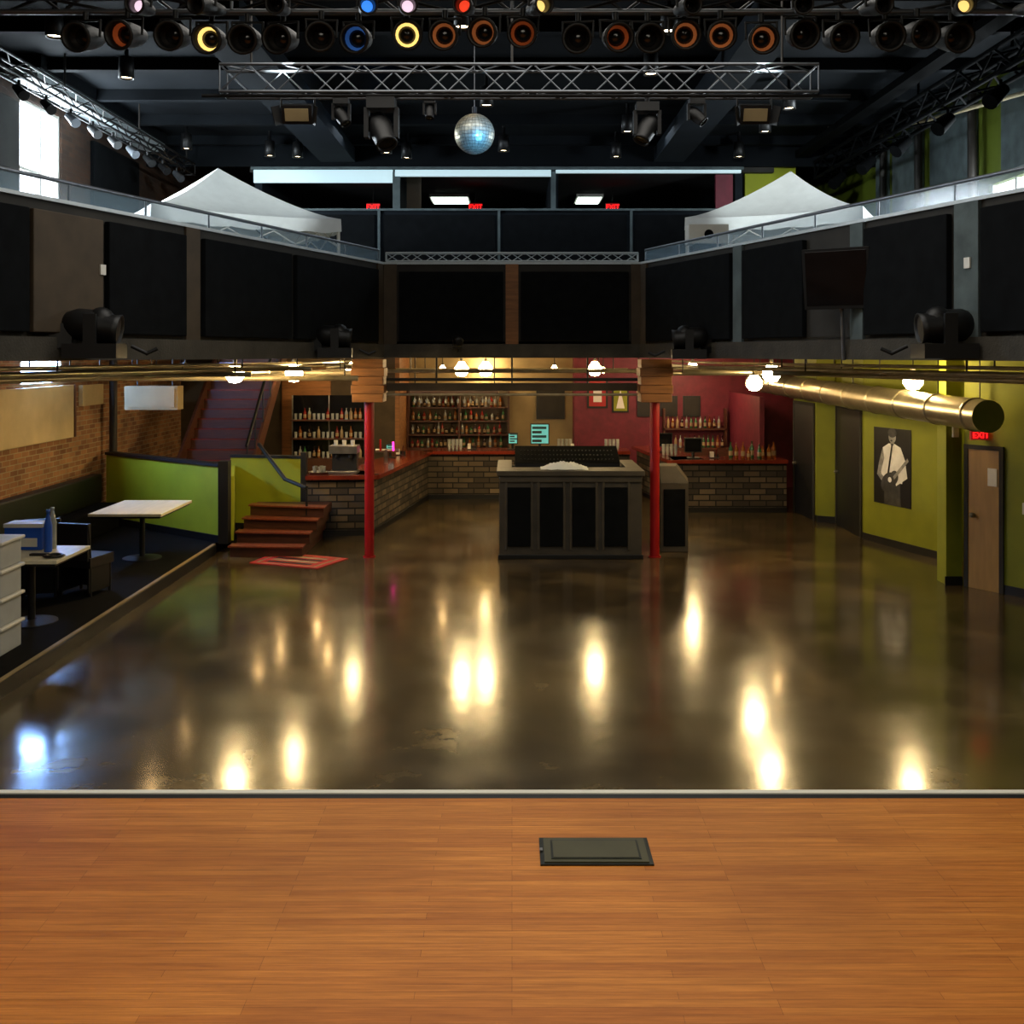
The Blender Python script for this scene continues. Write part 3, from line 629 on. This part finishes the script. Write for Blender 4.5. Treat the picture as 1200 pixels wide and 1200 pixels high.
b=B('stair_handrail'); b.tube([(-3.45,17.2,0.95),(-3.9,17.6,1.05),(-4.5,18.2,1.6)],.035,BLACK); b.cyl((-3.45,17.2,0.49),(-3.45,17.2,.95),.02,BLACK); b.finish()
b=B('upper_staircase')
for i in range(15):
    y=18.95+i*.22; z=.62+i*.185
    b.box(-6.3,-4.92,y,y+.25,z-.03,z,BARTOP); b.box(-6.28,-4.94,y+.2,y+.22,z,z+.16,DWOOD)
for x in(-6.34,-4.92):
    b.add([(x,18.8,.4),(x+.05,18.8,.4),(x+.05,18.8,.8),(x,18.8,.8),(x,22.18,3.1),(x+.05,22.18,3.1),(x+.05,22.18,3.48),(x,22.18,3.48)],[(0,1,2,3),(4,7,6,5),(0,4,5,1),(3,2,6,7),(0,3,7,4),(1,5,6,2)],DWOOD)
x=-4.9
b.tube([(x,18.9,1.5),(x,22.0,4.15)],.03,BLACK)
for i in range(6): y=18.95+i*.6; b.cyl((x,y,.7+(y-18.95)*.84),(x,y,1.5+(y-18.9)*.855),.015,BLACK,n=6)
b.box(-6.3,-4.9,18.92,18.95,.0,.6,DWOOD); b.finish()

b=B('floor_mat'); P=[(-4.02,15.67),(-2.9,15.24),(-2.56,16.0),(-3.78,16.5)]
def inset(P,k): c=Vector((sum(p[0] for p in P)/4,sum(p[1] for p in P)/4)); return [tuple(c+(Vector(p)-c)*k) for p in P]
MR=mat('mat_red',(175,34,28),.7,var=.2)
b.prism(P,0.001,.012,MR); b.prism(inset(P,.86),.012,.014,TANC); Q=inset(P,.8); b.prism(Q,.014,.016,MR)
for t,mm in((.08,BLACK),(.3,TANC),(.5,BLACK),(.72,TANC)):
    A0=Vector(Q[0]).lerp(Vector(Q[3]),t);A1=Vector(Q[1]).lerp(Vector(Q[2]),t);C0=Vector(Q[0]).lerp(Vector(Q[3]),t+.14);C1=Vector(Q[1]).lerp(Vector(Q[2]),t+.14)
    b.prism([A0.lerp(A1,.1),A0.lerp(A1,.9),C0.lerp(C1,.9),C0.lerp(C1,.1)],.016,.018,mm)
b.finish()

# ---------------------------------------------------------------- tables and platform furniture
def table(x0,x1,y0,y1,h):
    b=B('bar_table'); b.box(x0,x1,y0,y1,h,h+.04,LWOOD); b.box(x0+.03,x1-.03,y0+.03,y1-.03,h-.03,h,BLACK)
    cx,cy=(x0+x1)/2,(y0+y1)/2; b.cyl((cx,cy,.17),(cx,cy,h-.03),.04,BLACK); b.lathe([(.28,0),(.28,.015),(.05,.04)],(cx,cy,.151),BLACK,(0,0,1),20); b.box(cx-.2,cx+.2,cy-.2,cy+.2,h-.04,h-.03,BLACK); b.finish(.006)
table(-5.95,-4.98,11.2,12.1,.9); table(-6.05,-5.0,14.6,16.0,.88)
b=B('cardboard_box'); b.box(-5.85,-5.42,11.8,12.05,.942,1.24,BLUE); b.box(-5.8,-5.47,11.79,11.8,.98,1.08,WHITE); b.box(-5.86,-5.41,11.79,12.06,1.2,1.245,WHITE); b.finish(.004)
for x,y,m_ in((-5.34,11.9,cols[1]),(-5.3,11.7,BLUE)):
    B('water_bottle').lathe([(.04,0),(.045,.01),(.045,.3),(.03,.38),(.018,.42),(.018,.45),(.022,.45),(.022,.48),(.001,.48)],(x,y,.942),m_,(0,0,1),14).finish()
B('remote_control').box(-5.4,-5.2,11.45,11.52,.942,.965,BLACK).finish(.004)
B('cable_coil').lathe([(.09,0),(.12,.015),(.09,.03),(.06,.015),(.09,0)],(-5.1,11.4,.942),BLACK,(0,0,1),20).finish()
def chair(x,y,rot):
    b=B('black_chair'); b.M=Matrix.Translation((x,y,.152))@Matrix.Rotation(rot,4,'Z')
    b.box(-.24,.24,-.24,.24,.36,.49,BLACK); b.box(-.22,.22,-.2,-.17,.05,.36,BLACK); b.box(-.22,-.19,-.2,.24,.05,.36,BLACK); b.box(.19,.22,-.2,.24,.05,.36,BLACK)
    for sx in(-.21,.21): b.cyl((sx,-.19,0),(sx,-.19,.36),.02,BLACK); b.tube([(sx,.2,0),(sx,.2,.45),(sx,.25,.9)],.02,BLACK)
    b.box(-.22,.22,.2,.27,.45,.92,BLACK); b.finish(.015)
chair(-6.0,13.0,.3); chair(-5.45,13.1,2.9); chair(-6.4,11.7,1.6)
b=B('booth_bench'); b.box(-7.4,-6.9,12,18,.152,.6,CARPET); b.box(-7.4,-7.2,12,18,.6,1.1,BLACK); b.finish(.03)
b=B('stacked_storage_bins')
for i in range(4):
    z=.152+i*.29; b.prism([(-5.62,10.3),(-5.15,10.3),(-5.15,10.75),(-5.62,10.75)],z,z+.25,PLAS); b.prism([(-5.65,10.27),(-5.12,10.27),(-5.12,10.78),(-5.65,10.78)],z+.25,z+.285,WHITE)
b.finish(.012)

# ---------------------------------------------------------------- right side walls and doors
def gw(p,q,th=.1,base=True):
    b=B('corridor_wall'); b.seg(p,q,0,th,0,3.15,GREENW)
    if base: b.seg(p,q,-.015,0,0,.12,BLACK)
    b.finish()
gw((6.25,14.15),(7.48,12.3)); gw((6.08,17.7),(6.71,15.8)); gw((6.73,15.8),(7.48,15.8),base=False)
gw((5.82,19.55),(6.12,19.4)); gw((6.13,19.38),(6.08,17.72)); gw((5.75,20.9),(5.82,19.57))
B('corridor_pilaster').box(6.02,6.24,14.2,14.5,0,3.15,GREENW).box(6.0,6.24,14.18,14.2,0,.12,BLACK).finish()
def door(name,p,q,a,c,z1,m_,off=0):
    d=B(name); d.seg(p,q,off-.02,off-.002,0.0,z1,m_,a,c,True); d.seg(p,q,off-.03,off-.002,0,z1+.06,DGREY,a-.06,a,True); d.seg(p,q,off-.03,off-.002,0,z1+.06,DGREY,c,c+.06,True); d.seg(p,q,off-.03,off-.002,z1,z1+.06,DGREY,a,c,True)
    P=Vector(p);Q_=Vector(q);u=(Q_-P).normalized();n_=Vector((-u.y,u.x)); h=P+u*(a+.08)+n_*(off-.06); d.cyl((h.x,h.y,1.0),((h+n_*.04).x,(h+n_*.04).y,1.0),.03,SILVER); d.ball((h.x,h.y,1.0),.035,SILVER)
    d.finish()
door('door_1',(6.25,14.15),(7.48,12.3),.07,.52,1.9,DOORW)
B('paper_notice').seg((6.25,14.15),(7.48,12.3),-.03,-.022,1.42,1.66,WHITE,.36,.49,True).finish()
door('door_2',(6.13,19.38),(6.08,17.72),.12,1.55,2.2,DDOOR)
door('door_3',(5.75,20.9),(5.82,19.57),.1,1.2,2.2,DDOOR)
e=B('exit_sign'); e.M=Matrix.Translation((6.34,13.9,2.1)); e.box(-.13,.13,-.05,.0,-.06,.06,EXITB); e.cyl((0,-.02,.06),(0,-.02,1.06),.01,DPIPE,n=6); o=e.finish(); text('EXIT',(6.34,13.845,2.1),.11,EXITM,o)
B('wall_thermostat').seg((6.25,14.15),(7.48,12.3),-.04,-.002,1.1,1.25,WHITE,.85,.93,True).finish()
B('wall_switch').box(6.1,6.18,14.16,14.198,2.05,2.2,WHITE).finish()
B('baseboard_right').box(7.47,7.5,-4,12.2,0,.12,BLACK).finish()
W_=.92;Hh=1.28
pt=B('musician_poster'); pP=Vector((6.17,17.43)); pu=(Vector((6.71,15.8))-Vector((6.08,17.7))).normalized(); pn_=Vector((-pu.y,pu.x))
PB=mat('poster_black',(12,12,12),.4,var=.1);PG=mat('poster_grey',(150,150,148),.4,var=.4,scale=9);PW=mat('poster_white',(245,245,240),.4,var=.12,scale=7);PD=mat('poster_dark_grey',(62,62,62),.4,var=.4,scale=9)
def pv(x,z,l): p=pP+pu*(x*W_)-pn_*(.014+l*.003); return (p.x,p.y,.69+z*Hh)
def pp(pts,m_,l): pt.add([pv(x,z,l) for x,z in pts],[tuple(range(len(pts)))],m_)
def pe(cx,cz,rx,rz,m_,l,rot=0,n=20): pp([(cx+rx*math.cos(t)*math.cos(rot)-rz*math.sin(t)*math.sin(rot),cz+rx*math.cos(t)*math.sin(rot)+rz*math.sin(t)*math.cos(rot)) for t in[2*math.pi*i/n for i in range(n)]],m_,l)
pt.seg(pP,pP+pu*W_,-.012,-.002,.69,.69+Hh,PB)
pp([(.3,.0),(.75,.0),(.72,.35),(.3,.38)],PD,1)
pp([(.24,.32),(.78,.3),(.86,.6),(.74,.76),(.58,.8),(.42,.8),(.26,.74),(.16,.55)],PW,1.2)
pp([(.16,.55),(.26,.74),(.3,.6),(.2,.4),(.4,.3),(.36,.22),(.1,.38)],PG,2)
pp([(.86,.6),(.74,.76),(.7,.62),(.78,.42),(.6,.34),(.62,.26),(.92,.38)],PW,2)
pe(.52,.89,.1,.085,PG,2); pe(.52,.94,.12,.06,PD,2.5); pe(.5,.84,.03,.012,PD,3); pp([(.47,.78),(.56,.78),(.57,.84),(.47,.84)],PG,1.6)
pe(.4,.3,.2,.11,PD,3,.4); pe(.56,.36,.13,.09,PD,3.1,.4); pe(.46,.33,.05,.035,PW,4)
pp([(.55,.38),(.58,.34),(.96,.6),(.93,.64)],PG,4); pp([(.5,.8),(.54,.8),(.42,.36),(.38,.38)],PB,2.6)
pt.finish()

b=B('stage_floor_pocket'); b.box(.1,.5,3.6,3.8,1.4,1.406,POCKETF); b.box(.115,.485,3.612,3.788,1.406,1.41,POCKET); b.box(.14,.46,3.63,3.77,1.41,1.412,POCKETF); b.box(.148,.452,3.637,3.763,1.412,1.4135,POCKET); b.box(.1,.11,3.69,3.71,1.406,1.412,SILVER); b.finish()

# ---------------------------------------------------------------- lights
def area(name,loc,size,sy,power,col,rot=(0,0,0)):
    l=bpy.data.lights.new(name,'AREA'); l.shape='RECTANGLE'; l.size=size; l.size_y=sy; l.energy=power; l.color=col
    o=bpy.data.objects.new(name,l); S.collection.objects.link(o); o.location=loc; o.rotation_euler=rot; return o
def spot(name,loc,tgt,power,col,ang,soft=.1,blend=.5):
    l=bpy.data.lights.new(name,'SPOT'); l.energy=power; l.color=col; l.spot_size=math.radians(ang); l.spot_blend=blend; l.shadow_soft_size=soft
    o=bpy.data.objects.new(name,l); S.collection.objects.link(o); o.location=loc; o.rotation_euler=(Vector(tgt)-Vector(loc)).to_track_quat('-Z','Y').to_euler(); return o
area('stage_work_light',(0,1.8,6.6),6,3,285,(1,.93,.76))
area('floor_fill_light',(0,9.5,7.2),6,3,165,(1,.95,.86))  # unseen overhead area light, added as ambient fill for the room
area('window_daylight_left',(-7.4,16.4,6.1),1.2,2,380,(.8,.92,1),(0,math.radians(-90),0))
area('window_daylight_right',(7.4,15.4,5.4),1.2,.9,230,(.85,.95,1),(0,math.radians(90),0))
area('balcony_fill_light',(0,18.9,7.3),8,1.0,70,(.75,.88,1))  # added fill above the balcony, no fixture behind it
spot('tent_fill_left',(-2.3,10.7,6.4),(-4.8,16.9,5.75),1100,(.9,1,1),32)  # added spot that whitens the left tent canopy
spot('tent_fill_right',(2.6,10.7,6.4),(4.7,16.9,5.75),1200,(.9,1,1),30)  # same added spot for the right tent canopy
spot('blue_spot',(1.1,9.0,4.7),(-.44,12,5.78),1700,(.08,.42,1),9,.2,.3)
spot('warm_bar_fill',(3.6,22.2,2.9),(3.6,24.6,1.6),60,(1,.5,.4),120,.1)  # unseen spot added to warm the maroon wall behind the bar
wd=bpy.data.worlds.new('world'); S.world=wd; wd.use_nodes=True; wd.node_tree.nodes['Background'].inputs[0].default_value=(.5,.6,.8,1); wd.node_tree.nodes['Background'].inputs[1].default_value=.3

cd=bpy.data.cameras.new('camera'); cd.sensor_width=36; cd.lens=36; cd.shift_y=-185/1200; cd.clip_start=.05
co=bpy.data.objects.new('camera',cd); S.collection.objects.link(co); co.location=(0,0,H); co.rotation_euler=(math.pi/2,0,0); S.camera=co
